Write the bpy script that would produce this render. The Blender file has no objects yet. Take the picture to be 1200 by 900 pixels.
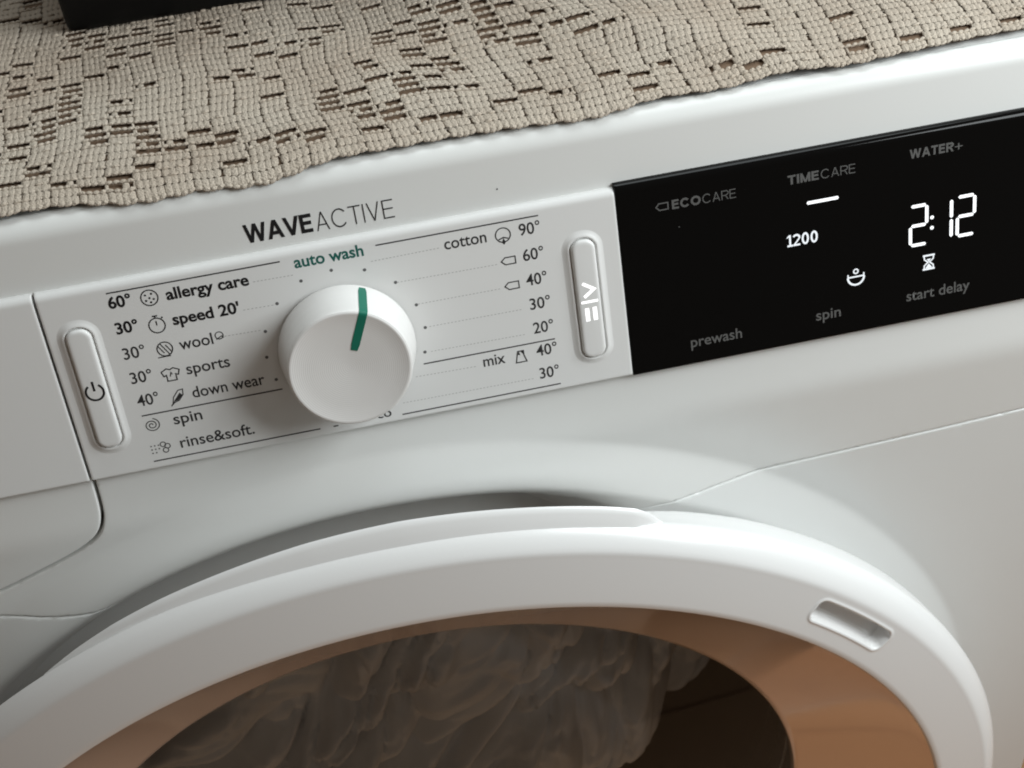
import bpy, bmesh, math, random
import numpy as np
from mathutils import Vector, Matrix, noise
from mathutils.geometry import delaunay_2d_cdt

random.seed(7)
rng = np.random.default_rng(7)
S = bpy.context.scene
C = S.collection
ZO = 790.0            # height of the programme dial above the floor, mm
MM = 0.001

def V(x, y, z):       # millimetres (z measured from the dial) -> metres
    return (x * MM, y * MM, (z + ZO) * MM)

# ------------------------------------------------------------------ camera
cam_d = bpy.data.cameras.new('camera')
cam = bpy.data.objects.new('camera', cam_d); C.objects.link(cam)
ax = Matrix(((0.97777342, 0.19116114, -0.08611946),
             (-0.19092218, 0.64204229, -0.74251627),
             (-0.08664792, 0.74245479, 0.66426879)))
M4 = ax.to_4x4(); M4.translation = Vector(V(13.396, -368.595, 298.041))
cam.matrix_world = M4
cam_d.sensor_width = 36.0; cam_d.lens = 36.0 * 1573.58 / 1200.0
cam_d.clip_start = 0.01; cam_d.clip_end = 50
cam_d.dof.use_dof = True; cam_d.dof.focus_distance = 0.46; cam_d.dof.aperture_fstop = 22
S.camera = cam

# ------------------------------------------------------------------ light
W = bpy.data.worlds.new('World'); S.world = W; W.use_nodes = True
bg = W.node_tree.nodes['Background']
bg.inputs[0].default_value = (0.74, 0.60, 0.48, 1); bg.inputs[1].default_value = 0.135

def area(name, loc, target, size, sizey, power, col):
    d = bpy.data.lights.new(name, 'AREA'); d.shape = 'RECTANGLE'
    d.size = size; d.size_y = sizey; d.energy = power; d.color = col
    o = bpy.data.objects.new(name, d); C.objects.link(o)
    o.location = loc
    o.rotation_euler = (Vector(target) - Vector(loc)).to_track_quat('-Z', 'Y').to_euler()
    return o
# the room's window, to the upper right of the machine
area('window_light', (0.72, -0.31, 1.25), (0.10, 0.0, 0.72), 0.50, 0.50, 8.0, (0.93, 0.985, 1.0))
# broad daylight from high over the machine
area('skylight', (0.25, 0.42, 2.15), (0.05, 0.05, 0.8), 1.1, 0.7, 9.5, (0.90, 0.98, 1.0))
# added spot without a seen source, brightens the floor mirrored in the door trim
sp_d = bpy.data.lights.new('floor_fill_spot', 'SPOT'); sp_d.energy = 98; sp_d.color = (1.0, 0.98, 0.90)
sp_d.spot_size = math.radians(30); sp_d.spot_blend = 0.55; sp_d.shadow_soft_size = 0.12
sp_o = bpy.data.objects.new('floor_fill_spot', sp_d); C.objects.link(sp_o)
sp_o.location = (0.95, -0.75, 2.1)
sp_o.rotation_euler = (Vector((0.12, -0.52, 0)) - Vector(sp_o.location)).to_track_quat('-Z', 'Y').to_euler()
S.view_settings.view_transform = 'Standard'; S.view_settings.look = 'None'
S.view_settings.exposure = 0.12; S.view_settings.gamma = 1.0
S.render.engine = 'CYCLES'
S.cycles.max_bounces = 8; S.cycles.filter_width = 1.9
S.cycles.use_denoising = True

# ------------------------------------------------------------------ materials
def mat(name, col, rough=0.4, spec=0.5, metal=0.0, bump=None, mottle=None, coat=0.0, emit=None, estr=1.0):
    m = bpy.data.materials.new(name); m.use_nodes = True
    nt = m.node_tree; b = nt.nodes['Principled BSDF']
    b.inputs['Base Color'].default_value = (*col, 1)
    b.inputs['Roughness'].default_value = rough
    b.inputs['Specular IOR Level'].default_value = spec
    b.inputs['Metallic'].default_value = metal
    b.inputs['Coat Weight'].default_value = coat
    b.inputs['Coat Roughness'].default_value = 0.06
    if emit:
        b.inputs['Emission Color'].default_value = (*emit, 1); b.inputs['Emission Strength'].default_value = estr
    tc = nt.nodes.new('ShaderNodeTexCoord')
    if bump:
        n = nt.nodes.new('ShaderNodeTexNoise'); n.inputs['Scale'].default_value = bump[0]; n.inputs['Detail'].default_value = 3
        bp = nt.nodes.new('ShaderNodeBump'); bp.inputs['Strength'].default_value = bump[1]; bp.inputs['Distance'].default_value = bump[2]
        nt.links.new(tc.outputs['Object'], n.inputs['Vector'])
        nt.links.new(n.outputs['Fac'], bp.inputs['Height']); nt.links.new(bp.outputs['Normal'], b.inputs['Normal'])
    if mottle:
        n = nt.nodes.new('ShaderNodeTexNoise'); n.inputs['Scale'].default_value = mottle[0]; n.inputs['Detail'].default_value = 5
        r = nt.nodes.new('ShaderNodeMix'); r.data_type = 'RGBA'
        r.inputs[6].default_value = (*col, 1); r.inputs[7].default_value = (*mottle[1], 1)
        mr = nt.nodes.new('ShaderNodeMapRange'); mr.inputs[1].default_value = 0.35; mr.inputs[2].default_value = 0.75
        nt.links.new(tc.outputs['Object'], n.inputs['Vector']); nt.links.new(n.outputs['Fac'], mr.inputs[0])
        nt.links.new(mr.outputs[0], r.inputs[0]); nt.links.new(r.outputs[2], b.inputs['Base Color'])
    return m

M = {}
M['white'] = mat('white_plastic', (0.76, 0.77, 0.755), 0.33, 0.45, bump=(900, 0.05, 0.0003), mottle=(9, (0.74, 0.745, 0.725)))
M['paint'] = mat('white_enamel', (0.76, 0.775, 0.765), 0.30, 0.5, bump=(500, 0.04, 0.0003), mottle=(7, (0.74, 0.75, 0.735)))
M['satin'] = mat('satin_white_plastic', (0.77, 0.775, 0.765), 0.42, 0.4, bump=(1400, 0.06, 0.0002))
M['door'] = mat('white_door_plastic', (0.80, 0.805, 0.80), 0.24, 0.55, bump=(700, 0.04, 0.0003))
M['ink'] = mat('dark_grey_print', (0.035, 0.035, 0.036), 0.5, 0.3)
M['inkbold'] = mat('black_print', (0.012, 0.012, 0.013), 0.5, 0.3)
M['inkpale'] = mat('pale_grey_print', (0.42, 0.42, 0.41), 0.5, 0.3)
M['inkmid'] = mat('mid_grey_print', (0.13, 0.13, 0.13), 0.5, 0.3)
M['green'] = mat('green_print', (0.012, 0.115, 0.095), 0.5, 0.3)
M['greenp'] = mat('green_plastic', (0.01, 0.16, 0.105), 0.35, 0.4)
M['black'] = mat('black_display_gloss', (0.003, 0.003, 0.003), 0.07, 0.2)
M['greyprint'] = mat('grey_print_on_display', (0.115, 0.115, 0.112), 0.5, 0.2)
M['lit'] = mat('lit_segment', (0.6, 0.6, 0.6), 0.5, 0.2, emit=(0.93, 0.97, 1.0), estr=0.9)
M['litdim'] = mat('lit_symbol', (0.5, 0.5, 0.5), 0.5, 0.2, emit=(0.85, 0.93, 1.0), estr=0.6)
M['litplay'] = mat('lit_start_symbol', (0.8, 0.8, 0.8), 0.5, 0.2, emit=(1.0, 1.0, 1.0), estr=0.9)
M['ring'] = mat('chrome_trim_reflection_tint', (0.86, 0.68, 0.56), 0.09, 0.5, 0.34)  # warm base colour stands in for part of the wood floor's reflection
M['rubber'] = mat('grey_rubber', (0.05, 0.05, 0.052), 0.6, 0.3)
M['steel'] = mat('drum_steel', (0.35, 0.35, 0.35), 0.35, 0.5, 0.9)
M['linen'] = mat('crumpled_linen', (0.69, 0.73, 0.77), 0.9, 0.1, bump=(900, 0.3, 0.0006), mottle=(30, (0.60, 0.63, 0.66)))
M['box'] = mat('black_box_plastic', (0.005, 0.005, 0.005), 0.5, 0.2, bump=(1500, 0.2, 0.0003))
M['yarn'] = mat('beige_cotton_yarn', (0.53, 0.468, 0.39), 0.9, 0.1, bump=(1300, 0.8, 0.0012), mottle=(22, (0.46, 0.385, 0.31)))
M['shade_sheet'] = mat('brown_shade_sheet', (0.21, 0.145, 0.10), 0.95, 0.1, bump=(800, 0.4, 0.0006))  # dark brown stands in for shade inside the open meshes

def wood():
    m = bpy.data.materials.new('wood_floor'); m.use_nodes = True; nt = m.node_tree; b = nt.nodes['Principled BSDF']
    tc = nt.nodes.new('ShaderNodeTexCoord'); mp = nt.nodes.new('ShaderNodeMapping'); mp.inputs['Scale'].default_value = (1.5, 14, 1)
    n = nt.nodes.new('ShaderNodeTexNoise'); n.inputs['Scale'].default_value = 3; n.inputs['Detail'].default_value = 6
    br = nt.nodes.new('ShaderNodeTexBrick'); br.inputs['Scale'].default_value = 1.0
    br.inputs['Brick Width'].default_value = 1.2; br.inputs['Row Height'].default_value = 0.14; br.inputs['Mortar Size'].default_value = 0.003
    br.inputs['Color1'].default_value = (0.54, 0.31, 0.165, 1); br.inputs['Color2'].default_value = (0.48, 0.27, 0.14, 1); br.inputs['Mortar'].default_value = (0.25, 0.12, 0.06, 1)
    mx = nt.nodes.new('ShaderNodeMix'); mx.data_type = 'RGBA'; mx.blend_type = 'MULTIPLY'; mx.inputs[0].default_value = 0.6
    cr = nt.nodes.new('ShaderNodeValToRGB'); cr.color_ramp.elements[0].color = (0.55, 0.5, 0.45, 1); cr.color_ramp.elements[1].color = (1, 1, 1, 1)
    L = nt.links.new
    L(tc.outputs['Object'], mp.inputs[0]); L(mp.outputs[0], n.inputs['Vector']); L(tc.outputs['Object'], br.inputs['Vector'])
    L(n.outputs['Fac'], cr.inputs[0]); L(br.outputs['Color'], mx.inputs[6]); L(cr.outputs[0], mx.inputs[7]); L(mx.outputs[2], b.inputs['Base Color'])
    b.inputs['Roughness'].default_value = 0.35
    return m
M['wood'] = wood()

def glass():
    m = bpy.data.materials.new('smoked_window_glass'); m.use_nodes = True; nt = m.node_tree
    nt.nodes.remove(nt.nodes['Principled BSDF']); out = nt.nodes['Material Output']
    t = nt.nodes.new('ShaderNodeBsdfTransparent'); t.inputs[0].default_value = (0.94, 0.94, 0.93, 1)
    g = nt.nodes.new('ShaderNodeBsdfGlossy'); g.inputs['Roughness'].default_value = 0.03
    f = nt.nodes.new('ShaderNodeFresnel'); f.inputs[0].default_value = 1.22
    mx = nt.nodes.new('ShaderNodeMixShader'); L = nt.links.new
    L(f.outputs[0], mx.inputs[0]); L(t.outputs[0], mx.inputs[1]); L(g.outputs[0], mx.inputs[2]); L(mx.outputs[0], out.inputs[0])
    return m
M['glass'] = glass()

# ------------------------------------------------------------------ helpers
def link(name, me, m, parent=None, smooth=True):
    o = bpy.data.objects.new(name, me); C.objects.link(o)
    if m is not None and len(me.materials) == 0: me.materials.append(m)
    if parent is not None: o.parent = parent
    if smooth:
        me.polygons.foreach_set('use_smooth', np.ones(len(me.polygons), dtype=bool))
    return o

def mesh(name, verts, faces, m, parent=None, smooth=True):
    me = bpy.data.meshes.new(name); me.from_pydata([tuple(v) for v in verts], [], faces); me.update()
    return link(name, me, m, parent, smooth)

def sharp(o, deg=35):
    me = o.data; bm = bmesh.new(); bm.from_mesh(me)
    bmesh.ops.recalc_face_normals(bm, faces=bm.faces[:])
    for e in bm.edges:
        if len(e.link_faces) == 2 and e.calc_face_angle(0) > math.radians(deg): e.smooth = False
    bm.to_mesh(me); bm.free(); return o

AL = math.radians(14.834); SA, CA = math.sin(AL), math.cos(AL)
def I(x, z, h=0.0):        # programme panel coordinates (x, up the panel, height proud of it) -> metres
    return V(x, -h * CA + z * SA, z * CA + h * SA)

# vertical section of the front: upright, a soft crease, leaning back, rounding over to the top
def make_profile():
    us = np.arange(-640, 90, 0.25); ph = np.zeros_like(us)
    def smooth(a, b, t):
        t = np.clip((t - a) / (b - a), 0, 1); return t * t * (3 - 2 * t)
    ph = AL * smooth(-60, -47, us)
    u1 = 57.6
    ph = np.where(us > u1, AL + (math.pi / 2 - AL) * np.clip((us - u1) / 10.5, 0, 1), ph)
    Y = np.concatenate([[0], np.cumsum(np.sin(ph[:-1]) * 0.25)]); Zc = np.concatenate([[0], np.cumsum(np.cos(ph[:-1]) * 0.25)]) - 640
    # make the leaning part lie 3 mm behind the programme panel
    k = np.argmin(abs(us - 0)); zl = (Zc[k] + 3 * SA) / CA
    Y = Y + (3 * CA + zl * SA) - Y[k]
    return us, Y, Zc, ph
PU, PY, PZ, PPH = make_profile()
def prof(u):
    return np.interp(u, PU, PY), np.interp(u, PU, PZ), np.interp(u, PU, PPH)
YB = float(PY[0]); ZT = float(PZ[-1])
DX, DZ = -2.72, -312.0      # centre of the door

def flare(x, z):
    r = np.hypot(x - DX, z - DZ)
    # the body swells gently towards the door, then turns in behind it
    t = np.clip((267.0 - r) / 20.0, 0, 1)
    th = np.degrees(np.arctan2(z - DZ, x - DX)); th = np.where(th < -90, th + 360, th)
    g = np.clip((th - 64) / 15, 0, 1) * np.clip((215 - th) / 25, 0, 1); g = g * g * (3 - 2 * g)
    rf = 255.0; rd = 18.0
    q = np.clip(rf - r, 0, rd - .6); roll = rd - np.sqrt(np.maximum(rd * rd - q * q, 0)) + np.clip(rf - r - rd + .6, 0, 30) * 1.0
    inner = 0.0
    return 6.5 * t ** 1.1 - roll * g - inner * (1 - g)

def inpoly(p, poly):
    x, y = p[:, 0], p[:, 1]; c = np.zeros(len(p), bool); n = len(poly)
    for i in range(n):
        x0, y0 = poly[i]; x1, y1 = poly[(i + 1) % n]
        if y0 == y1: continue
        c ^= ((y0 > y) != (y1 > y)) & (x < (x1 - x0) * (y - y0) / (y1 - y0) + x0)
    return c

def densify(poly, d):
    out = []
    for i in range(len(poly)):
        a = np.array(poly[i], float); b = np.array(poly[(i + 1) % len(poly)], float)
        n = max(1, int(np.linalg.norm(b - a) / d))
        for k in range(n): out.append(tuple(a + (b - a) * k / n))
    return out

def dist_poly(p, poly):
    d = np.full(len(p), 1e9)
    P = np.array(poly)
    for i in range(len(P)):
        a = P[i]; b = P[(i + 1) % len(P)]; ab = b - a; L = ab @ ab
        if L < 1e-12: continue
        t = np.clip(((p - a) @ ab) / L, 0, 1)
        d = np.minimum(d, np.hypot(*(p - a - t[:, None] * ab).T))
    return d

def patch(name, poly, pts, m, parent, proud=None, rnd=0.7, skirt=14.0):
    """a moulded panel: outline in (x, u), shape points inside it, mapped onto the front's section, with rounded edges and a turned-in rim"""
    B = np.array(densify(poly, 2.0))
    area2 = np.sum(B[:, 0] * np.roll(B[:, 1], -1) - np.roll(B[:, 0], -1) * B[:, 1])
    if area2 < 0: B = B[::-1]
    tang = np.roll(B, -1, 0) - np.roll(B, 1, 0); tang /= np.linalg.norm(tang, axis=1)[:, None]
    nin = np.stack([-tang[:, 1], tang[:, 0]], 1)
    extra = [B + nin * d for d in (0.2, 0.45, rnd, 1.6)]
    pts = np.concatenate([np.array(pts)] + extra)
    pts = pts[inpoly(pts, B)]
    dd = dist_poly(pts, B); pts = pts[dd > 0.12]
    allp = np.concatenate([B, pts]); n = len(B)
    r = delaunay_2d_cdt([Vector(p) for p in allp], [(i, (i + 1) % n) for i in range(n)], [], 0, 1e-5)
    vs = np.array([tuple(v) for v in r[0]]); fs = [f for f in r[2]]
    cen = np.array([vs[list(f)].mean(0) for f in fs]); ok = inpoly(cen, B)
    fs = [list(f) for f, k in zip(fs, ok) if k]
    x, u = vs[:, 0], vs[:, 1]
    Y, Z, ph = prof(u)
    h = flare(x, Z)
    if proud is not None: h = h + proud(x, u)
    d = np.minimum(dist_poly(vs, B), rnd); h = h - (rnd - np.sqrt(np.maximum(rnd ** 2 - (rnd - d) ** 2, 0))) * np.clip((np.hypot(x - DX, Z - DZ) - 241) / 12, 0.02, 1)
    Yf = Y - h * np.cos(ph); Zf = Z + h * np.sin(ph)
    verts = [V(a, b, c) for a, b, c in zip(x, Yf, Zf)]
    # rim
    cnt = {}
    for f in fs:
        for i in range(len(f)):
            e = (f[i], f[(i + 1) % len(f)]); cnt[e] = cnt.get(e, 0) + 1
    rim = {}
    faces = list(fs)
    for (a, b) in list(cnt):
        if (b, a) not in cnt:
            for q in (a, b):
                if q not in rim:
                    rim[q] = len(verts)
                    verts.append(V(x[q], Yf[q] + skirt * math.cos(ph[q]), Zf[q] - skirt * math.sin(ph[q])))
            faces.append([b, a, rim[a], rim[b]])
    o = mesh(name, verts, faces, m, parent)
    return sharp(o, 40)

def lathe(prof_, thetas, closed, name, m, parent, cx=DX, cz=DZ, rfun=None, cap=False):
    """profile of (r, y) turned about the door's axis"""
    verts = []; faces = []; n = len(prof_); k = len(thetas)
    for t in thetas:
        for j, (r, y) in enumerate(prof_):
            if rfun: r, y = rfun(t, j, r, y)
            verts.append(V(cx + r * math.cos(t), y, cz + r * math.sin(t)))
    for i in range(k if closed else k - 1):
        a = i * n; b = ((i + 1) % k) * n
        for j in range(n - 1): faces.append((a + j, a + j + 1, b + j + 1, b + j))
    if cap and not closed:
        faces.append(tuple(range(n))); faces.append(tuple(range((k - 1) * n, k * n))[::-1])
    return mesh(name, verts, faces, m, parent)

def ring_th(n): return [2 * math.pi * i / n for i in range(n)]

def tag(o, label, cat, group=None, kind=None):
    if label: o['label'] = label
    if cat: o['category'] = cat
    if group: o['group'] = group
    if kind: o['kind'] = kind
    return o

# ------------------------------------------------------------------ the floor
fl = mesh('floor', [(-1.6, -2.2, 0), (1.6, -2.2, 0), (1.6, 0.8, 0), (-1.6, 0.8, 0)], [(0, 1, 2, 3)], M['wood'], smooth=False)
fl['kind'] = 'structure'

# ------------------------------------------------------------------ the washing machine
wm = bpy.data.objects.new('washing_machine', None); C.objects.link(wm)
tag(wm, 'white front loading washing machine with a programme dial and lit black display', 'washing machine')
XL, XR = DX - 312, DX + 312

# cabinet: sides, back and base, open at the front
def boxv(x0, x1, y0, y1, z0, z1): return [V(x, y, z) for x in (x0, x1) for y in (y0, y1) for z in (z0, z1)]
sec_c = [(2, -770), (2, -56), (10, -20), (24, ZT - 12), (32, ZT - 3), (560, ZT - 3), (560, -770)]
nc = len(sec_c); bx = [V(x, y, z) for x in (XL + 1, XR - 1) for y, z in sec_c]
mesh('cabinet', bx, [tuple(range(nc)), tuple(range(nc, 2 * nc))[::-1], (5, 6, nc + 6, nc + 5), (6, 0, nc, nc + 6)], M['paint'], wm, smooth=False)
tp = mesh('top_plate', boxv(XL, XR, 27, 560, ZT - 20, ZT - 0.6), [(0, 1, 3, 2), (4, 6, 7, 5), (2, 3, 7, 6), (0, 2, 6, 4), (1, 5, 7, 3), (0, 4, 5, 1)], M['paint'], wm, smooth=False)
for sx in (XL + 40, XR - 40):
    for y in (60, 500):
        vs = []; 
        for z in (-790, -770):
            for k in range(16): vs.append(V(sx + 20 * math.cos(k * math.pi / 8), y + 20 * math.sin(k * math.pi / 8), z))
        mesh('foot', vs, [(k, (k + 1) % 16, 16 + (k + 1) % 16, 16 + k) for k in range(16)] + [tuple(range(16))], M['rubber'], wm)

# seam between the fascia and the front panel
SEAM_L = [(XL, -83.0), (-200, -83.5), (-149, -87.5), (-134, -89.8), (-116.5, -91.0)]
SEAM_R = [(116.3, -93.6), (153.5, -92.2), (189, -91.0), (225, -89.7), (261, -88.0), (XR, -86.6)]
def arc(r, t0, t1, n): return [(DX + r * math.cos(t), DZ + r * math.sin(t)) for t in np.linspace(t0, t1, n)]
RH = 228.0
def circ_hit(x, z):    # continue the seam level to the door opening
    return math.atan2(z - DZ, x - DX)
zl, zr = -92.0, -94.2
tl = math.pi - math.asin((zl - DZ) / RH); tr = math.asin((zr - DZ) / RH)

# drawer outline (x, u)
GX = -98.7
DRAW_R = [(GX, 38.9), (GX, -30), (GX - 0.3, -44), (-100.0, -49.6), (-102.0, -54.0), (-105.4, -57.6), (-114.5, -62.8), (-130.0, -68.8), (-144.7, -74.3), (-165, -79.0), (-190, -80.2), (XL, -80.2)]
def smooth_poly(pts, it=2):
    for _ in range(it):
        out = [pts[0]]
        for a, b in zip(pts[:-1], pts[1:]):
            out += [(a[0] * .75 + b[0] * .25, a[1] * .75 + b[1] * .25), (a[0] * .25 + b[0] * .75, a[1] * .25 + b[1] * .75)]
        pts = out + [pts[-1]]
    return pts
dr = smooth_poly(DRAW_R[1:], 3)
def resample(pts, d):
    P = np.array(pts); L = np.concatenate([[0], np.cumsum(np.hypot(*np.diff(P, axis=0).T))]); t = np.linspace(0, L[-1], int(L[-1] / d))
    return [(float(a), float(b)) for a, b in zip(np.interp(t, L, P[:, 0]), np.interp(t, L, P[:, 1]))]
dr = [DRAW_R[0]] + resample(dr, 1.4)
GAP = 1.15
def offset_line(pts, d):
    P = np.array(pts); t = np.gradient(P, axis=0); t /= np.linalg.norm(t, axis=1)[:, None]
    return [tuple(q) for q in P + np.stack([-t[:, 1], t[:, 0]], 1) * d]
dr_out = offset_line(dr, GAP)      # fascia side of the gap
dr_out[0] = (GX + GAP, 39.0)
dr_out[-1] = (XL, dr_out[-1][1])

def cloud(x0, x1, u0, u1, step):
    X, U = np.meshgrid(np.arange(x0, x1, step), np.arange(u0, u1, step)); X[1::2] += step / 2
    return np.stack([X.ravel(), U.ravel()], 1)
def polar(r0, r1, dr_, t0, t1, dt):
    out = []
    for r in np.arange(r0, r1, dr_):
        t = np.arange(t0, t1, dt); out.append(np.stack([DX + r * np.cos(t), DZ + r * np.sin(t)], 1))
    return np.concatenate(out)

base = cloud(XL, XR, -110, 72, 5.0)
rr = np.hypot(base[:, 0] - DX, base[:, 1] - DZ)
base = base[rr > 276]
base = base[(base[:, 1] < -63) | ((base[:, 1] > -44) & (base[:, 1] < 54))]
crease = np.concatenate([np.stack([np.arange(XL, XR, 5.0), np.full(len(np.arange(XL, XR, 5.0)), u)], 1) for u in list(np.arange(-62, -44, 1.5)) + list(np.arange(55, 70, 0.7))])
crease = crease[np.hypot(crease[:, 0] - DX, crease[:, 1] - DZ) > 275]
flp = polar(RH + 1, 276, 1.6, 0.0, 2 * math.pi, math.radians(0.75))
fas_poly = (dr_out[::-1][0:0] + [(XL, 69.0)] + [(XL, 39.0)] + dr_out +
            SEAM_L[0:] + [(DX + RH * math.cos(tl), zl)] + arc(RH, tl, tr, 160)[1:-1] + [(DX + RH * math.cos(tr), zr)] + SEAM_R + [(XR, 69.0)])
fascia = patch('control_fascia', fas_poly, np.concatenate([base, crease, flp]), M['white'], wm)

# front panel below the seam, cut by the door opening
SG = 0.55
fr_poly = ([(XL, SEAM_L[0][1] - SG)] + [(a, b - SG) for a, b in SEAM_L[1:]] + [(DX + RH * math.cos(tl), zl - .03)] +
           arc(RH, tl + 0.0025, tr - 0.0025 + 2 * math.pi, 400)[1:-1] + [(DX + RH * math.cos(tr), zr - .03)] +
           [(SEAM_R[0][0], SEAM_R[0][1] - .12)] + [(a, b - SG) for a, b in SEAM_R[1:]] + [(XR, -630), (XL, -630)])
fb = cloud(XL, XR, -630, -84, 9.0); fb = fb[np.hypot(fb[:, 0] - DX, fb[:, 1] - DZ) > 278]
flp2 = polar(RH + 1, 276, 1.6, 0.0, 2 * math.pi, math.radians(0.75))
front = patch('front_panel', fr_poly, np.concatenate([fb, flp2]), M['paint'], wm)
kick = mesh('plinth', boxv(XL, XR, YB, 4, -772, -631.5), [(0, 1, 3, 2), (4, 6, 7, 5), (0, 4, 5, 1), (1, 5, 7, 3), (0, 2, 6, 4)], M['white'], wm, smooth=False)

# detergent drawer front
drows = np.concatenate([np.stack([np.arange(XL, GX, 4.0), np.full(len(np.arange(XL, GX, 4.0)), u)], 1) for u in list(np.arange(-62, -44, 1.5))])
dbase = cloud(XL, GX, -82, 38, 4.0); dbase = dbase[(dbase[:, 1] < -63) | (dbase[:, 1] > -43)]
drawer = patch('detergent_drawer', [(XL, 38.9)] + dr, np.concatenate([drows, dbase]), M['white'], wm)

# ---- extruded panels in programme panel coordinates
def slab(name, x0, x1, section, m, parent, rx=0.5):
    """a section of (z, h) run from x0 to x1, closed at both ends with a small rounded edge"""
    xs = [(x0, 0.35), (x0 + 0.12, 0.12), (x0 + 0.4, 0.0), (x0 + 1.0, 0.0), (x1 - 1.0, 0.0), (x1 - 0.4, 0.0), (x1 - 0.12, 0.12), (x1, 0.35)]
    vs = []; fs = []; n = len(section)
    for x, dz in xs:
        for z, h in section: vs.append(I(x, z, h - (dz if h > -2.5 else 0)))
    for i in range(len(xs) - 1):
        for j in range(n - 1): fs.append((i * n + j, (i + 1) * n + j, (i + 1) * n + j + 1, i * n + j + 1))
    fs.append(tuple(range(n))); fs.append(tuple(range((len(xs) - 1) * n, len(xs) * n))[::-1])
    return sharp(mesh(name, vs, fs, m, parent), 30)
def qarc(z0, h0, z1, h1, n, kind):
    out = []
    for i in range(n + 1):
        a = i / n * math.pi / 2
        if kind == 'in': out.append((z0 + (z1 - z0) * math.sin(a), h1 + (h0 - h1) * math.cos(a)))
        else: out.append((z0 + (z1 - z0) * (1 - math.cos(a)), h0 + (h1 - h0) * math.sin(a)))
    return out
sec = [(-32.4, -4.5), (-32.4, -0.6)] + qarc(-32.4, -0.6, -31.8, 0, 4, 'out')[1:] + [(-31.2, 0), (36.3, 0), (36.9, 0)] + qarc(36.9, 0, 39.6, -2.7, 8, 'in')[1:] + [(39.7, -4.5)]
pp = slab('program_panel', GX + 0.9, 100.1, sec, M['satin'], wm)
db = slab('drawer_band', XL, GX - 0.05, sec, M['satin'], drawer)   # the raised band runs on across the drawer
secd = [(-32.9, -4.5), (-32.9, -0.6)] + qarc(-32.9, -0.6, -32.3, 0.06, 4, 'out')[1:] + [(-31.6, 0.06), (37.3, 0.06), (37.9, 0.06)] + qarc(37.9, 0.06, 41.0, -2.9, 10, 'in')[1:] + [(41.1, -4.5)]
dp = slab('display', 100.3, 272.0, secd, M['black'], wm)

# ---- flat print --------------------------------------------------
H0 = 0.05
def flat(name, polys, m, parent, h=H0, thick=0.0):
    vs = []; fs = []
    for k, p in enumerate(polys):
        b = len(vs)
        for x, z in p: vs.append(I(x, z, h + 0.0015 * (k % 7)))
        fs.append(tuple(range(b, b + len(p))))
    o = mesh(name, vs, fs, m, parent, smooth=False)
    me = o.data; bm = bmesh.new(); bm.from_mesh(me)
    bmesh.ops.triangulate(bm, faces=bm.faces[:])
    bm.faces.ensure_lookup_table()
    nn = Vector((0, -CA, SA))
    for f in bm.faces:
        if f.normal.dot(nn) < 0: f.normal_flip()
    bm.to_mesh(me); bm.free()
    return o

def stroke(pts, w, closed=False):
    """a polyline drawn with a pen of width w, as quads"""
    out = []; n = len(pts); P = [Vector(p) for p in pts]
    L = []; R = []
    for i in range(n):
        a = P[i - 1] if (i > 0 or closed) else None; b = P[(i + 1) % n] if (i < n - 1 or closed) else None
        d1 = (P[i] - a).normalized() if a is not None else (b - P[i]).normalized()
        d2 = (b - P[i]).normalized() if b is not None else d1
        t = d1 + d2
        if t.length < 1e-6: t = d2
        t.normalize(); nrm = Vector((-t.y, t.x)); k = 1 / max(0.4, abs(nrm.dot(Vector((-d2.y, d2.x)))))
        L.append(P[i] + nrm * w / 2 * k); R.append(P[i] - nrm * w / 2 * k)
    for i in range(n if closed else n - 1):
        j = (i + 1) % n; out.append([tuple(L[i]), tuple(R[i]), tuple(R[j]), tuple(L[j])])
    return out
def circle(cx, cz, r, n=28, t0=0, t1=360): return [(cx + r * math.cos(math.radians(t0 + (t1 - t0) * i / n)), cz + r * math.sin(math.radians(t0 + (t1 - t0) * i / n))) for i in range(n + (0 if t1 - t0 == 360 else 1))]
def disc(cx, cz, r, n=14): return [circle(cx, cz, r, n)]

_tc = {}
def text(body, x0, x1, z, cap, off, m, parent, h=H0, shear=0.0, ref='H'):
    """one printed word: fitted between x0 and x1, capitals cap high, standing on the line z"""
    def mk(s):
        c = bpy.data.curves.new('t', 'FONT'); c.body = s; c.size = 1; c.offset = off; c.resolution_u = 4; c.fill_mode = 'FRONT'; c.shear = shear
        o = bpy.data.objects.new('t', c); C.objects.link(o)
        dg = bpy.context.evaluated_depsgraph_get(); me = bpy.data.meshes.new_from_object(o.evaluated_get(dg))
        bpy.data.objects.remove(o); bpy.data.curves.remove(c); return me
    if (ref, off) not in _tc:
        r = mk(ref); _tc[(ref, off)] = max(v.co.y for v in r.vertices) - min(v.co.y for v in r.vertices); bpy.data.meshes.remove(r)
    ch = _tc[(ref, off)]
    me = mk(body)
    xs = [v.co.x for v in me.vertices]; a, b = min(xs), max(xs)
    kx = (x1 - x0) / (b - a); kz = cap / ch; zo = off * kz
    for v in me.vertices: v.co = Vector(I(x0 + (v.co.x - a) * kx, z + v.co.y * kz + zo, h))
    me.name = 'lettering'; me.update()
    bm = bmesh.new(); bm.from_mesh(me); nn = Vector((0, -CA, SA))
    for f in bm.faces:
        if f.normal.dot(nn) < 0: f.normal_flip()
    bm.to_mesh(me); bm.free(); me.materials.clear()
    return link('lettering', me, m, parent, smooth=False)

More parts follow.
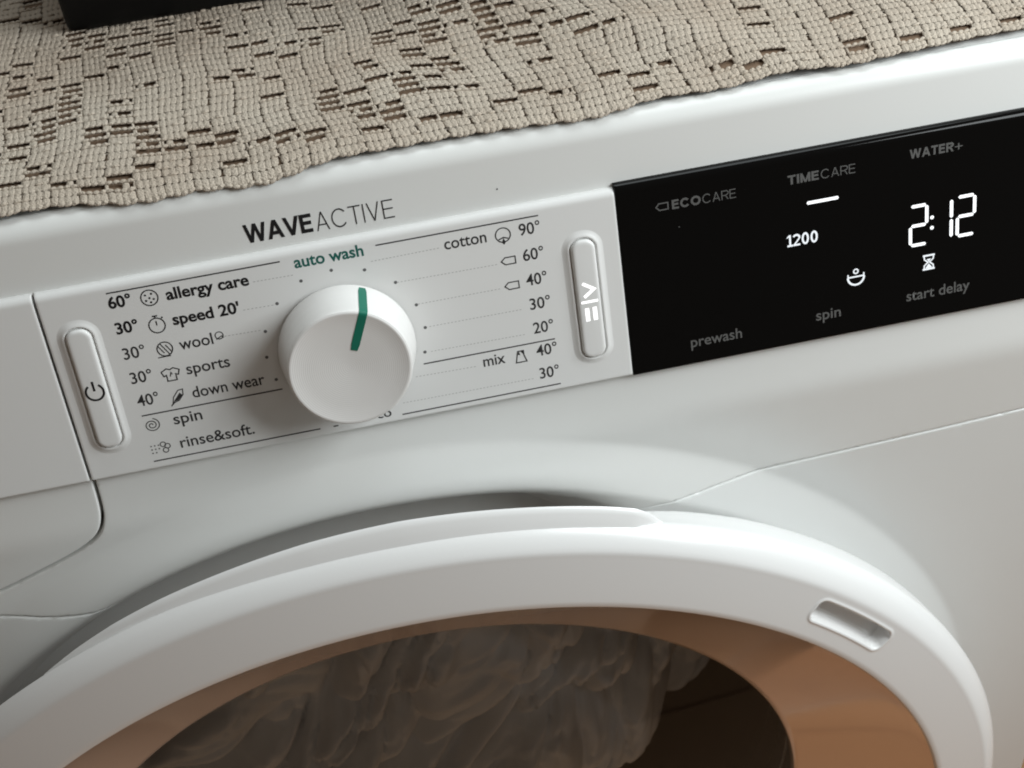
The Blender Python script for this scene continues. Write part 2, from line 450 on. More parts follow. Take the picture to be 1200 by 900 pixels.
CAPH = 4.3
REG, BOLD = 0.010, 0.027
for s, x0, x1, z, wgt in [
    ("60°", -75.0, -67.3, 30.1, 1), ("allergy care", -55.8, -27.9, 29.5, 1), ("30°", -75.0, -67.4, 20.6, 1), ("speed 20'", -55.9, -33.1, 20.2, 1),
    ("30°", -75.0, -67.5, 11.0, 0), ("wool", -55.9, -44.4, 10.8, 0), ("30°", -74.9, -67.5, 1.6, 0), ("sports", -55.8, -40.8, 1.3, 0),
    ("40°", -74.9, -67.4, -7.3, 0), ("down wear", -55.9, -30.6, -7.9, 0), ("spin", -64.7, -54.7, -16.7, 0), ("rinse&soft.", -64.6, -38.3, -26.2, 0),
    ("cotton", 39.4, 54.1, 29.1, 0), ("90°", 65.6, 73.0, 29.1, 0), ("60°", 65.8, 73.1, 19.6, 0), ("40°", 65.7, 73.1, 10.2, 0),
    ("30°", 65.8, 73.2, 0.9, 0), ("20°", 65.9, 73.2, -8.5, 0), ("mix", 46.3, 54.3, -17.6, 0), ("40°", 65.8, 73.4, -17.5, 0), ("30°", 65.9, 73.1, -26.7, 0)]:
    text(s, x0, x1, z, CAPH, BOLD if wgt else REG, M['inkbold'] if wgt else M['ink'], pp)
text("auto wash", -11.8, 11.9, 32.4, CAPH, 0.022, M['green'], pp)

# rules, dotted leaders, dots round the dial
for a, b, z in [(-74.7, -16.3, 35.8), (16.3, 72.9, 35.3), (-74.8, -25.3, -11.0), (-75.2, -15.4, -29.4), (25.2, 73.1, -11.9), (14.4, 73.1, -30.1), (-10.7, -8.9, -29.5)]:
    flat('rule_line', [[(a, z - 0.24), (b, z - 0.24), (b, z + 0.24), (a, z + 0.24)]], M['ink'], pp)
dotmesh = None
for ang, rad in [(90, 29.4), (67.9, 29.5), (45, 29.3), (22.7, 28.6), (3.9, 28.1), (-15.6, 27.4), (111.3, 29.6), (134, 29.3), (156, 28.9), (175.7, 28.1), (194.6, 27.5)]:
    x, z = rad * math.cos(math.radians(ang)), rad * math.sin(math.radians(ang))
    flat('dot_mark', disc(x, z, 0.6), M['inkmid'], pp)
for x0, z0, x1, z1 in [(13.8, 29.9, 38, 30.2), (21.2, 20.6, 57, 20.3), (27.0, 11.2, 56.8, 11.1), (29.5, 2.0, 63.2, 1.8), (28.5, -7.6, 63.1, -8.0), (21.6, -16.3, 44, -16.8), (15.4, -25.6, 64, -26.0),
                       (-26.5, 30.4, -12.4, 30.2), (-32, 21, -21, 20.8), (-40.3, 12.8, -27.4, 12.5)]:
    n = int((x1 - x0) / 1.25); ps = []
    for i in range(n):
        t = i / n; cx = x0 + (x1 - x0) * t; cz = z0 + (z1 - z0) * t
        ps.append([(cx, cz - 0.11), (cx + 0.7, cz - 0.11), (cx + 0.7, cz + 0.11), (cx, cz + 0.11)])
    flat('dotted_line', ps, M['inkpale'], pp)
text("co", 5.4, 10.6, -29.9, 3.6, REG, M['ink'], pp)     # end of a word the dial hides

# sans-serif capitals and figures drawn with a square pen (x, z in units of the capital height)
def caps(word, x0, x1, z, cap, pen, m, parent, h, gap=.13):
    w = pen; hb = w / 2
    def dg(xa, za, xb, zb, k=1.0):
        d = math.hypot(xb - xa, zb - za); hw = w * k * d / abs(zb - za) / 2
        return [(xa - hw, za), (xa + hw, za), (xb + hw, zb), (xb - hw, zb)]
    def bar(xa, xb, zc): return [(xa, zc - hb * .92), (xb, zc - hb * .92), (xb, zc + hb * .92), (xa, zc + hb * .92)]
    def stem(xc, za=0, zb=1): return [(xc - hb, za), (xc + hb, za), (xc + hb, zb), (xc - hb, zb)]
    def el(cx, cz, rx, rz, t0, t1, n=26):
        return stroke([(cx + rx * math.cos(math.radians(t0 + (t1 - t0) * i / n)), cz + rz * math.sin(math.radians(t0 + (t1 - t0) * i / n))) for i in range(n + 1)], w)
    G = {
     'W': (1.3, [dg(.1, 1, .36, 0, .9), dg(.36, 0, .65, 1, .9), dg(.65, 1, .94, 0, .9), dg(.94, 0, 1.2, 1, .9)]),
     'A': (.95, [dg(.1, 0, .475, 1, .95), dg(.85, 0, .475, 1, .95), bar(.24, .71, .31)]),
     'V': (.92, [dg(.1, 1, .46, 0, .95), dg(.82, 1, .46, 0, .95)]),
     'E': (.74, [stem(hb), bar(hb, .7, hb * .92), bar(hb, .66, .52), bar(hb, .7, 1 - hb * .92)]),
     'C': (.98, el(.5, .5, .5 - hb, .51 - hb, 38, 322)),
     'O': (1.02, el(.51, .5, .51 - hb, .51 - hb, 0, 360)),
     'T': (.78, [stem(.39), bar(0, .78, 1 - hb * .92)]),
     'I': (w, [stem(hb)]),
     'M': (.98, [stem(hb), stem(.98 - hb), dg(hb, 1, .49, 0, .8), dg(.98 - hb, 1, .49, 0, .8)]),
     'R': (.82, [stem(hb), bar(hb, .5, 1 - hb * .92), bar(hb, .5, .46), dg(.48, .44, .74, 0, .95)] + el(.5, .73, .29 - hb * .2, .27 - hb * .92, -90, 90, 12)),
     '+': (.7, [stem(.35, .08, .78), bar(0, .7, .43)]),
     '1': (.42, [stem(.3), bar(.05, .55, hb * .92), dg(.06, .76, .24, .96, .7)]),
     '2': (.62, el(.3, .7, .29 - hb * .3, .3 - hb, 160, -20, 12) + [dg(.56, .62, .1, .1, .75), bar(0.02, .62, hb * .92)]),
     '0': (.64, el(.32, .5, .32 - hb, .51 - hb, 0, 360))}
    ps = []; cx = 0
    for c in word:
        wd, g = G[c]; ps += [[(cx + px, pz) for px, pz in q] for q in g]; cx += wd + gap
    k = (x1 - x0) / (cx - gap)
    return flat('lettering', [[(x0 + px * k, z + pz * cap) for px, pz in q] for q in ps], m, parent, h)

# programme symbols
def sym(polys, m=None, parent=None, h=H0): return flat('symbol', polys, m or M['ink'], parent or pp, h)
w_ = 0.42
x, z = -61.3, 31.6
sym(stroke(circle(x, z, 2.8), w_, True) + sum([disc(x + a, z + b, 0.4, 8) for a, b in ((-1.2, 1.1), (.9, 1.3), (0, -.1), (-1.3, -.9), (1.3, -.7), (.2, -1.7))], []), M['inkbold'])
z = 21.3
sym(stroke(circle(x, z, 2.7), w_, True) + stroke([(x, z), (x, z + 1.7)], .4) + stroke([(x - .9, z + 3.5), (x + .9, z + 3.5)], .5) + stroke([(x, z + 2.7), (x, z + 3.5)], .5) + stroke([(x + 2, z + 2.3), (x + 2.5, z + 2.8)], .5), M['inkbold'])
x, z = -60.9, 12.3
sym(stroke(circle(x, z, 2.6), w_, True) + sum([stroke([(x + o - h * .55, z + h), (x + o + h * .55, z - h)], .38) for o, h in ((-1.3, 1.5), (0, 2.2), (1.3, 1.5))], []) + stroke([(x - 3.0, z - 2.8), (x + 1.4, z - 2.8)], .38))
sym(stroke(circle(-42.0, 13.5, 1.35, 16), .35, True) + stroke([(-43.2, 12.2), (-41.2, 13.2), (-40.6, 12.4)], .35))
x, z = -61.2, 2.7
sym(stroke([(x - 1.2, z + 2.2), (x - 3.1, z + 1.2), (x - 2.5, z - .6), (x - 1.6, z - .2), (x - 1.6, z - 2.5), (x + 1.6, z - 2.5), (x + 1.6, z - .2), (x + 2.5, z - .6), (x + 3.1, z + 1.2), (x + 1.2, z + 2.2), (x, z + 1.7)], w_, True) + stroke([(x - .4, z - .9), (x + .1, z + .6), (x + .5, z - .2)], .35))
x, z = -61.1, -6.4
lf = [(x - 2.3, z - 2.6), (x - 1.4, z + .2), (x + .6, z + 2.5), (x + 2.3, z + 2.7), (x + 2.0, z + .6), (x + .3, z - 1.3), (x - 1.5, z - 1.9)]
sym(stroke(lf, .36, True) + stroke([(x - 2.9, z - 3.1), (x + 1.1, z + 1.4)], .36) + [[(x - 1.5, z - 1.6), (x + 1.2, z + 1.2), (x + 1.8, z + .5), (x, z - 1.2)]])
x, z = -72.3, -15.2
sp = [(x + (0.35 + 0.34 * t) * math.cos(t * 1.9), z + (0.35 + 0.34 * t) * .92 * math.sin(t * 1.9)) for t in np.linspace(0, 7.3, 56)]
sym(stroke(sp, .36))
x, z = -71.7, -24.6
sym(sum([disc(x - 3.0 + 1.3 * i, z - 1.6 + 1.4 * j, .3, 6) for i in range(3) for j in range(3) if (i, j) != (2, 0)], []) + sum([stroke(circle(x + 1.2 + a, z + b, .95, 12), .33, True) for a, b in ((0, 1.2), (1.4, .3), (.5, -1.2))], []))
x, z = 59.9, 30.6
sym(stroke(circle(x, z, 2.6), w_, True) + [[(x, z - 1.1), (x + .7, z - 2.7), (x, z - 3.6), (x - .7, z - 2.7)]] + stroke([(x - 1.7, z - 1.5), (x, z - .9), (x + 1.7, z - 1.5)], .45))
for z in (20.9, 11.5):
    x = 60.6; sym(stroke([(x - 2.6, z), (x - 1.2, z + 1.3), (x + 2.4, z + 1.3), (x + 2.4, z - 1.3), (x - 1.2, z - 1.3)], w_, True))
x, z = 60.0, -16.3
sym(stroke([(x - .9, z + 2.2), (x - 1.9, z - 2.2), (x + 2.0, z - 2.2), (x + 1.2, z + .4), (x + 1.2, z + 2.2)], w_, True) + [[(x, z + 2.2), (x + 1.2, z + 2.2), (x + 1.2, z + .5)], [(x - 1, z + .9), (x - .5, z + 2.2), (x - .1, z + .6)]])

# brand line on the fascia above the panel
caps("WAVE", -26.0, -2.9, 43.1, 6.6, 0.215, M['inkbold'], fascia, -2.9, gap=.04)
caps("ACTIVE", -2.2, 24.9, 42.95, 6.6, 0.075, M['inkbold'], fascia, -2.9)

# ---- push buttons
def capsule(w, hgt, r, n=9):
    out = []
    for cx, cz, t0 in ((w / 2 - r, hgt / 2 - r, 0), (-w / 2 + r, hgt / 2 - r, 90), (-w / 2 + r, -hgt / 2 + r, 180), (w / 2 - r, -hgt / 2 + r, 270)):
        for i in range(n + 1):
            a = math.radians(t0 + 90 * i / n); out.append((cx + r * math.cos(a), cz + r * math.sin(a)))
    return out
def capshell(name, cx, cz, levels, m, parent, fill):
    vs = []; fs = []
    for w, hgt, r, h in levels:
        for x, z in capsule(w, hgt, max(r, .3)): vs.append(I(cx + x, cz + z, h))
    n = 40
    for k in range(len(levels) - 1):
        for i in range(n): fs.append((k * n + i, k * n + (i + 1) % n, (k + 1) * n + (i + 1) % n, (k + 1) * n + i))
    if fill: fs.append(tuple(range((len(levels) - 1) * n, len(levels) * n)))
    return sharp(mesh(name, vs, fs, m, parent), 45)
def button(name, cx, cz, w=8.6, hgt=45.4):
    r = 3.7
    def L(d, h): return (w + 2 * d, hgt + 2 * d, r + d, h)
    b = capshell(name, cx, cz, [L(0, -1), L(0, .95), L(-.12, 1.35), L(-.45, 1.72), L(-.95, 1.9), L(-1.7, 1.93)], M['satin'], wm, True)
    capshell('button_surround', cx, cz, [L(.5, -1), L(.5, .45), L(.6, .7), L(.85, .82), L(1.2, .74), L(1.7, .48), L(2.3, .2), L(3.2, -.02)], M['satin'], pp, False)
    return b
pb = button('power_button', -87.4, 2.7)
sb = button('start_button', 86.8, 1.2)
x, z = -87.3, 2.1
flat('symbol', stroke(circle(x, z, 3.0, 26, 125, 415), .75) + stroke([(x, z + .4), (x, z + 4.1)], .75), M['inkbold'], pb, 1.99)
x, z = 86.8, 0
flat('symbol', stroke([(85.0, 7.9), (88.9, 5.3), (85.2, 2.6)], 1.1) + stroke([(83.9, 0.7), (89.9, 0.7)], .9) + stroke([(85.6, -1.7), (85.6, -6.7)], 1.5) + stroke([(88.4, -1.7), (88.4, -6.7)], 1.5), M['litplay'], sb, 1.99)

# ---- programme dial
KM = Matrix.Translation(Vector(V(0, 0, 0))) @ Matrix.Rotation(math.pi / 2 - AL, 4, 'X')
def knob():
    prof2 = [(21.5, -1.0), (21.5, .7), (23.6, .75), (23.95, 1.0), (24.0, 1.6), (23.4, 5), (22.6, 9.5), (21.75, 14.5), (21.45, 16.4), (21.3, 17.2), (21.0, 17.75), (20.5, 18.05), (20.1, 18.1), (19.8, 18.0), (14, 17.5), (9, 17.1), (4, 16.75), (0.6, 16.6)]
    n = 128; vs = []; fs = []
    for k in range(n):
        a = 2 * math.pi * k / n
        for r, h in prof2: vs.append(I(r * math.cos(a), r * math.sin(a), h))
    p = len(prof2)
    for k in range(n):
        for j in range(p - 1): fs.append((k * p + j, ((k + 1) % n) * p + j, ((k + 1) % n) * p + j + 1, k * p + j + 1))
    fs.append(tuple(k * p + p - 1 for k in range(n)))
    kb = sharp(mesh('program_knob', vs, fs, M['knob'], wm), 30)
    # its own frame: local Z is the dial's axis, so the turned finish runs round it
    kb.matrix_local = KM; kb.data.transform(KM.inverted())
    # the pointer strip lies along the side and over the edge onto the face
    path = [(23.75, 2.6), (23.4, 5), (22.6, 9.5), (21.75, 14.5), (21.45, 16.4), (21.3, 17.2), (21.0, 17.75), (20.5, 18.05), (19.8, 18.02), (18.5, 17.88), (14, 17.5), (9, 17.1), (6.6, 16.93)]
    az = math.radians(67.5); e = Vector((math.cos(az), math.sin(az))); t = Vector((-e.y, e.x))
    vs = []; fs = []
    for i, (r, h) in enumerate(path):
        r0, h0 = path[max(i - 1, 0)]; r1, h1 = path[min(i + 1, len(path) - 1)]
        d = Vector((r1 - r0, h1 - h0)).normalized(); nr = Vector((-d.y, d.x)) * -1
        if nr.y < 0 and i > 6: nr = -nr
        if i <= 6 and nr.x < 0: nr = -nr
        hw = 1.45 if 0 < i < len(path) - 1 else 1.1
        for s, up in ((-hw, -.3), (-hw, .16), (hw, .16), (hw, -.3)):
            q = e * (r + nr.x * up) + t * s; vs.append(I(q.x, q.y, h + nr.y * up))
    for i in range(len(path) - 1):
        for j in range(4): fs.append((i * 4 + j, i * 4 + (j + 1) % 4, (i + 1) * 4 + (j + 1) % 4, (i + 1) * 4 + j))
    fs += [(0, 1, 2, 3), tuple(range(len(vs) - 4, len(vs)))[::-1]]
    kp = sharp(mesh('knob_pointer', vs, fs, M['greenp'], kb), 40); kp.data.transform(KM.inverted())
def knobmat():
    m = mat('turned_white_plastic', (0.77, 0.765, 0.75), 0.30, 0.6)
    nt = m.node_tree; b = nt.nodes['Principled BSDF']; tc = [n for n in nt.nodes if n.type == 'TEX_COORD'][0]
    # fine turning rings about the dial's own axis, and the sheen they give
    tg = nt.nodes.new('ShaderNodeTangent'); tg.direction_type = 'RADIAL'; tg.axis = 'Z'
    b.inputs['Anisotropic'].default_value = 0.75; nt.links.new(tg.outputs[0], b.inputs['Tangent'])
    sb_ = nt.nodes.new('ShaderNodeVectorMath'); sb_.operation = 'MULTIPLY'; sb_.inputs[1].default_value = (1, 1, 0)
    ln = nt.nodes.new('ShaderNodeVectorMath'); ln.operation = 'LENGTH'
    mu = nt.nodes.new('ShaderNodeMath'); mu.operation = 'MULTIPLY'; mu.inputs[1].default_value = 2 * math.pi / 0.0007
    si = nt.nodes.new('ShaderNodeMath'); si.operation = 'SINE'
    bp = nt.nodes.new('ShaderNodeBump'); bp.inputs['Strength'].default_value = 0.25; bp.inputs['Distance'].default_value = 0.00006
    L = nt.links.new
    L(tc.outputs['Object'], sb_.inputs[0]); L(sb_.outputs[0], ln.inputs[0]); L(ln.outputs['Value'], mu.inputs[0]); L(mu.outputs[0], si.inputs[0])
    L(si.outputs[0], bp.inputs['Height']); L(bp.outputs[0], b.inputs['Normal'])
    return m
M['knob'] = knobmat()
knob()

# ---- display print and lit symbols
HD = 0.11
def dtext(s, x0, x1, z, cap, off, m='greyprint', shear=0): return text(s, x0, x1, z, cap, off, M[m], dp, HD, shear)
for wd, a, b, zz, pen in [("ECO", 119.9, 130.3, 28.5, .23), ("CARE", 130.9, 143.1, 28.5, .11), ("TIME", 161.9, 173.4, 29.5, .23), ("CARE", 174.0, 186.8, 29.5, .11), ("WATER", 206.8, 223.0, 30.75, .23), ("+", 223.5, 226.5, 30.7, .12)]:
    caps(wd, a, b, zz, 3.4, pen, M['greyprint'], dp, HD, gap=.1)
dtext("start delay", 205.6, 230.3, -24.3, 4.2, REG); dtext("spin", 170.6, 180.1, -25.0, 4.2, REG); dtext("prewash", 122.7, 142.1, -25.9, 4.2, REG)
caps("1200", 160.6, 172.2, 6.2, 4.5, .17, M['litdim'], dp, HD, gap=.14)
x, z = 116.3, 30.2
flat('symbol', stroke([(x - 2.1, z), (x - 1, z + 1.2), (x + 2.2, z + 1.2), (x + 2.2, z - 1.2), (x - 1, z - 1.2)], .45, True), M['greyprint'], dp, HD)
flat('lit_bar', [[(168.9, 20.9), (180.0, 20.9), (180.4, 21.5), (180.0, 22.1), (168.9, 22.1), (168.5, 21.5)]], M['lit'], dp, HD)
def seg7(x, z, w, hgt, on, name='digit'):
    t = 1.25; g = .22; hh = hgt / 2; ps = []
    def hs(cz): return [(x + g, cz), (x + t * .6, cz + t / 2), (x + w - t * .6, cz + t / 2), (x + w - g, cz), (x + w - t * .6, cz - t / 2), (x + t * .6, cz - t / 2)]
    def vs_(cx, z0): return [(cx, z0 + g), (cx + t / 2, z0 + t * .6), (cx + t / 2, z0 + hh - t * .6), (cx, z0 + hh - g), (cx - t / 2, z0 + hh - t * .6), (cx - t / 2, z0 + t * .6)]
    for s in on:
        ps.append({'a': hs(z + hgt), 'g': hs(z + hh), 'd': hs(z), 'f': vs_(x, z + hh), 'b': vs_(x + w, z + hh), 'e': vs_(x, z), 'c': vs_(x + w, z)}[s])
    flat(name, ps, M['lit'], dp, HD)
seg7(207.1, -2.4, 6.2, 15.0, 'abged'); seg7(216.6, -2.0, 6.1, 14.8, 'bc'); seg7(225.0, -2.0, 6.5, 15.0, 'abged')
flat('colon', disc(215.3, 7.2, .72) + disc(215.3, 3.2, .72), M['lit'], dp, HD)
x, z = 186.2, -10.4
flat('symbol', stroke(circle(x, z, 3.1, 20, 180, 360), .75) + stroke([(x - 3.1, z + .1), (x + 3.1, z + .1)], .6) + stroke([(x - 3.0, z), (x - 3.0, z + 1.3)], .5) + stroke([(x + 3, z), (x + 3, z + 1.3)], .5) + stroke(circle(x, z + 2.2, .85, 12), .5, True), M['litdim'], dp, HD)
x, z = 214.2, -10.1
flat('symbol', stroke([(x - 2.3, z + 2.7), (x + 2.3, z + 2.7)], .7) + stroke([(x - 2.3, z - 2.7), (x + 2.3, z - 2.7)], .7) + stroke([(x - 1.8, z + 2.5), (x - 1.7, z + 1.2), (x - .3, z), (x - 1.7, z - 1.2), (x - 1.8, z - 2.5)], .5) + stroke([(x + 1.8, z + 2.5), (x + 1.7, z + 1.2), (x + .3, z), (x + 1.7, z - 1.2), (x + 1.8, z - 2.5)], .5) + [[(x - 1.4, z - 2.3), (x + 1.4, z - 2.3), (x, z - .5)], [(x - .9, z + 1.3), (x + .9, z + 1.3), (x, z + .2)]], M['litdim'], dp, HD)

# stray specks of dust
flat('dust_speck', disc(60.5, 46.2, .34, 7), M['inkmid'], fascia, -2.9)
for x, z, r in ((121.9, 21.6, .25),):
    flat('dust_speck', disc(x, z, r, 6), M['greyprint'], dp, HD)

# ---- the door
DY = -60.8
# finger slot pressed into the ring's face
SR, ST, SHW, SHH = 246.9, math.radians(44.55), 22.3, 4.9
def slot_depth(t, r):
    s = (t - ST) * SR; q = r - SR
    s = s - q * 0.0
    # slanted ends, rounded corners
    dx_ = abs(s) - (SHW - 3.2); dy_ = abs(q) - (SHH - 3.2)
    sd = math.hypot(max(dx_, 0), max(dy_, 0)) + min(max(dx_, dy_), 0) - 3.2
    f = min(max((-sd) / 0.8, 0), 1)
    lip = -0.35 * math.exp(-((sd - .7) / .7) ** 2)       # a fine raised edge round the slot
    return f * f * (3 - 2 * f) * (7.0 + 1.2 * (q / SHH)) + lip
th = sorted(list(np.radians(np.arange(0, 360, 1.5))) + list(np.arange(ST - 0.112, ST + 0.112, 0.0011)))
def face_y(r):            # the face falls away gently towards the rim
    t = (r - 232.6) / 23.0
    return -62.2 + 4.0 * t ** 1.08
fp = [(231.6, -50), (231.6, -61.0), (231.9, -61.8), (232.6, -62.2)]
nface0 = len(fp)
fp += [(r, face_y(r)) for r in list(np.arange(235, 240, 1.6)) + list(np.arange(240.2, 254.6, 0.22))]
nface1 = len(fp)
fp += [(255.2, -58.3), (256.2, -58.1), (257.1, -57.7), (258.3, -56.9), (259.8, -55.7), (261.4, -54.2), (262.8, -52.5), (263.8, -50.6)]
nside0 = len(fp)
fp += [(264.6, -48.8), (264.3, -46), (263.8, -43), (263.0, -39.5)]
fp += [(262.0, -36), (261.0, -34), (259.5, -32.5), (257, -31.5)]
nside1 = len(fp)
fp += [(235, -30)]
def slotf(t, j, r, y):
    if nface0 <= j < nface1 and abs(t - ST) < 0.11: return r, y + slot_depth(t, r)
    if nside0 <= j < nside1:      # pocket for the fingers behind the grip
        d_ = math.degrees(t) % 360
        g = float(np.interp(d_, [0, 42, 50, 58, 64, 69, 74, 80, 180, 205], [0, 0, .04, .10, .2, .36, .6, .8, .8, .4]))
        return r - g * (3.0, 8.0, 13.0, 17.0, 19.5, 20.0, 20.0, 19.0)[j - nside0], y
    return r, y
door = lathe(fp, th, True, 'door', M['door'], wm, rfun=slotf)
sharp(door, 60)
# grip lip standing out behind the rim at the top
lr = [(66.3, 262.5), (67.4, 265.4), (68.6, 268.6), (69.8, 270.3), (72, 270.8), (80, 271.3), (88, 272.0), (95, 271.4), (101, 270.1), (107, 268.9), (111, 267.6), (115, 265.5), (119, 262.8)]
lt = np.radians(np.arange(66.3, 119.01, 0.4))
lR = np.interp(np.degrees(lt), [a for a, _ in lr], [b for _, b in lr])
def lipf(t, j, r, y):
    R_ = float(np.interp(math.degrees(t), [a for a, _ in lr], [b for _, b in lr])) - 1.4; return (R_ + r, y) if j in (2, 3, 4, 5, 6) else (min(259.5, R_ - 2), y)
grip = lathe([(0, -46.5), (0, -53.6), (-5.0, -51.2), (-1.9, -49.4), (-.5, -48.5), (0, -47.6), (-.8, -46.8), (0, -46.5)], list(lt), False, 'door_grip', M['door'], door, rfun=lipf, cap=True)
sharp(grip, 38)
# glossy funnel ring between frame and window, tinted like the wood it mirrors
gp = [(232.2, -58.0)] + [(232.0 + (175.2 - 232.0) * t, -60.4 + (60.4 - 21.9) * (t ** 0.94)) for t in np.linspace(0, 1, 24)] + [(174.6, -21.0), (174.4, -18)]
sharp(lathe(gp, ring_th(240), True, 'glass_surround', M['ring'], door), 50)
# window glass, slightly domed
wp = [(0.5, -25.0)] + [(r, -21.6 - 3.4 * (1 - (r / 175.0) ** 2)) for r in np.linspace(12, 174.9, 14)]
lathe(wp, ring_th(160), True, 'window_glass', M['glass'], door)
# moulded collar closing the gap behind the door
lathe([(250, 26), (236, 16), (226, 10), (214, 6), (180, 4)], ring_th(180), True, 'door_collar', M['paint'], wm)
# gasket and drum
lathe([(174.6, -18.5), (176, -8), (182, 0), (180, 14), (188, 24), (212, 30)], ring_th(96), True, 'door_gasket', M['rubber'], wm)
lathe([(182, 32), (240, 40), (240, 330), (1, 345)], ring_th(96), True, 'drum', M['steel'], wm)

# ------------------------------------------------------------------ laundry behind the glass
def fold_height(x, z, seed, scale):
    """long soft folds running up to the right, with sharp valleys and small creases"""
    ca, sa = math.cos(math.radians(52)), math.sin(math.radians(52))
    u = (x * ca + z * sa) / (scale * 1.9); v = (-x * sa + z * ca) / scale
    w = noise.noise_vector(Vector((u * .9, v * .9, seed)))
    u += w.x * .55; v += w.y * .75
    h = 0.0
    for k, (f, a) in enumerate(((1.0, 1.0), (2.1, .42), (4.6, .15), (9.5, .05))):
        n_ = noise.noise(Vector((u * f, v * f * 1.3, seed + 5.1 * k)))
        h += a * (math.sqrt(min(abs(n_) * 2.4, 1) + .004) - .4)
    return h
def laundry(name, x0, x1, z0, z1, y, amp, seed, scale, m, label, lean=0, step=1.7, edge=0):
    xs = np.arange(x0, x1, step); zs = np.arange(z0, z1, step); vs = []; fs = []
    for x in xs:
        for z in zs:
            e = max(0, ((x - (x0 + x1) / 2) / ((x1 - x0) / 2)) ** 4 + ((z - (z0 + z1) / 2) / ((z1 - z0) / 2)) ** 6)
            yy = y - amp * fold_height(x, z, seed, scale) + 38 * e + lean * (z - z0)
            yy += .45 * max(0, x - 45)
            yy = max(yy, -14.0)
            yy = max(yy, -14 if math.hypot(x - DX, z - DZ) < 165 else 40)
            vs.append(V(x + edge * (12 * math.sin(z / 19.0) + 7 * math.sin(z / 8.3 + 1) + .12 * (z + 140)) * max(0, (x - x0) / (x1 - x0)) ** 2, yy, z))
    n = len(zs)
    for i in range(len(xs) - 1):
        for j in range(n - 1): fs.append((i * n + j, (i + 1) * n + j, (i + 1) * n + j + 1, i * n + j + 1))
    o = mesh(name, vs, fs, m)
    sol = o.modifiers.new('thickness', 'SOLIDIFY'); sol.thickness = 0.002
    return tag(o, label, 'laundry')
laundry('laundry', -168, 172, -380, -134, 18, 29, 3.1, 50, M['linen'], 'crumpled pale laundry in deep folds behind the round door window', lean=.10, edge=0)

# ------------------------------------------------------------------ crochet cloth on top
TOPZ = ZT
RB = 8.8
def cloth_point(a, b, h):
    """a along the front edge, b back from it, h above the machine's top"""
    k = np.interp(a, [-150, -80, 60, 130, 200, 330], [-.02, -.04, -.13, 0.0, .15, .2])
    x = a + b * k * np.clip(1.2 - b / 260, .2, 1)
    # edge path: round over the front, then level
    ang0 = math.radians(50); Ls = RB * ang0
    edge = np.interp(a, [-160, -100, -46, 10, 68, 128, 190, 256, 320], [4.6, 5.0, 3.6, 4.2, 5.6, 6.2, 7.0, 10.5, 14]) - .9 * np.abs(np.sin(np.pi * a / 9.45)) * np.clip(1 - b / 8, 0, 1)
    bb = b + edge + 0.6 * np.sin(a / 17.0) + 0.4 * np.sin(a / 6.3 + 1)
    phi = np.clip((Ls - bb) / RB, 0, 1.2)
    y0 = 26.2; zc = TOPZ + 0.55
    yy = np.where(bb < Ls, y0 - RB * np.sin(phi), y0 + (bb - Ls)); zz = np.where(bb < Ls, zc - RB * (1 - np.cos(phi)), zc)
    # gathers and folds
    f = 0.9 * np.sin(a / 26.0 + b / 37.0) + 0.8 * np.sin(a / 15.0 - b / 22.0 + 1.3) + 0.5 * np.sin(a / 9.0 + b / 14.0 + .4)
    ridge = 3.2 * np.exp(-((a - 150 + 0.9 * (b - 20)) / 16.0) ** 2) * np.clip(b / 20, 0, 1)
    lift = np.clip(0.55 * (f + 1.6), 0, None) * np.clip(.35 + b / 14, .35, 1) + ridge
    hh = h + lift + 0.35
    return np.stack([x, yy - hh * np.sin(phi), zz + hh * np.cos(phi)], -1)

CW, RHT = 9.45, 4.7
RB0 = np.concatenate([[0, 3.9, 8.3, 13.0], 13.0 + 4.7 * np.arange(1, 60)])
cols = range(-22, 33); rows = 46
opn = {}
for i in cols:
    for j in range(rows):
        a, b = i * CW, j * RHT
        cl = noise.noise(Vector((a / 60.0, b / 34.0, 4.2))) + .4 * noise.noise(Vector((a / 22.0, b / 14.0, 1.2)))
        p = 0.44 if cl > 0.02 else 0.07
        if a > 140 and b < 45: p = 0.03
        if j == 0: p = 0.0
        if j == 1: p = 0.62 if (i % 2 == 0) else .12
        if j == 2: p = .5 if (i % 2 == 1) else .08
        if a > 150 and j == 1: p = .85 if i % 2 == 0 else .03
        opn[i, j] = random.random() < p
cv = []; cf = []; cn = 0
def tube(path, wid, thk, sides=6, flat_top=1.0):
    """path (n,3) in (a, b, h); flattened yarn section"""
    global cn
    path = np.array(path, float); n = len(path)
    d = np.gradient(path, axis=0); d /= np.linalg.norm(d, axis=1)[:, None] + 1e-9
    side = np.stack([d[:, 1], -d[:, 0], np.zeros(n)], 1); side /= np.linalg.norm(side, axis=1)[:, None] + 1e-9
    an = np.arange(sides) / sides * 2 * np.pi
    ring = path[:, None, :] + side[:, None, :] * (np.cos(an)[None, :, None] * np.array(wid)[:, None, None]) + np.array([0, 0, 1.0]) * ((np.sign(np.sin(an)) * np.abs(np.sin(an)) ** flat_top)[None, :, None] * np.array(thk)[:, None, None])
    cv.append(ring.reshape(-1, 3))
    for i in range(n - 1):
        for s in range(sides):
            s2 = (s + 1) % sides
            cf.append((cn + i * sides + s, cn + i * sides + s2, cn + (i + 1) * sides + s2, cn + (i + 1) * sides + s))
    cn += n * sides
T5 = np.array([0, .16, .5, .84, 1.0])
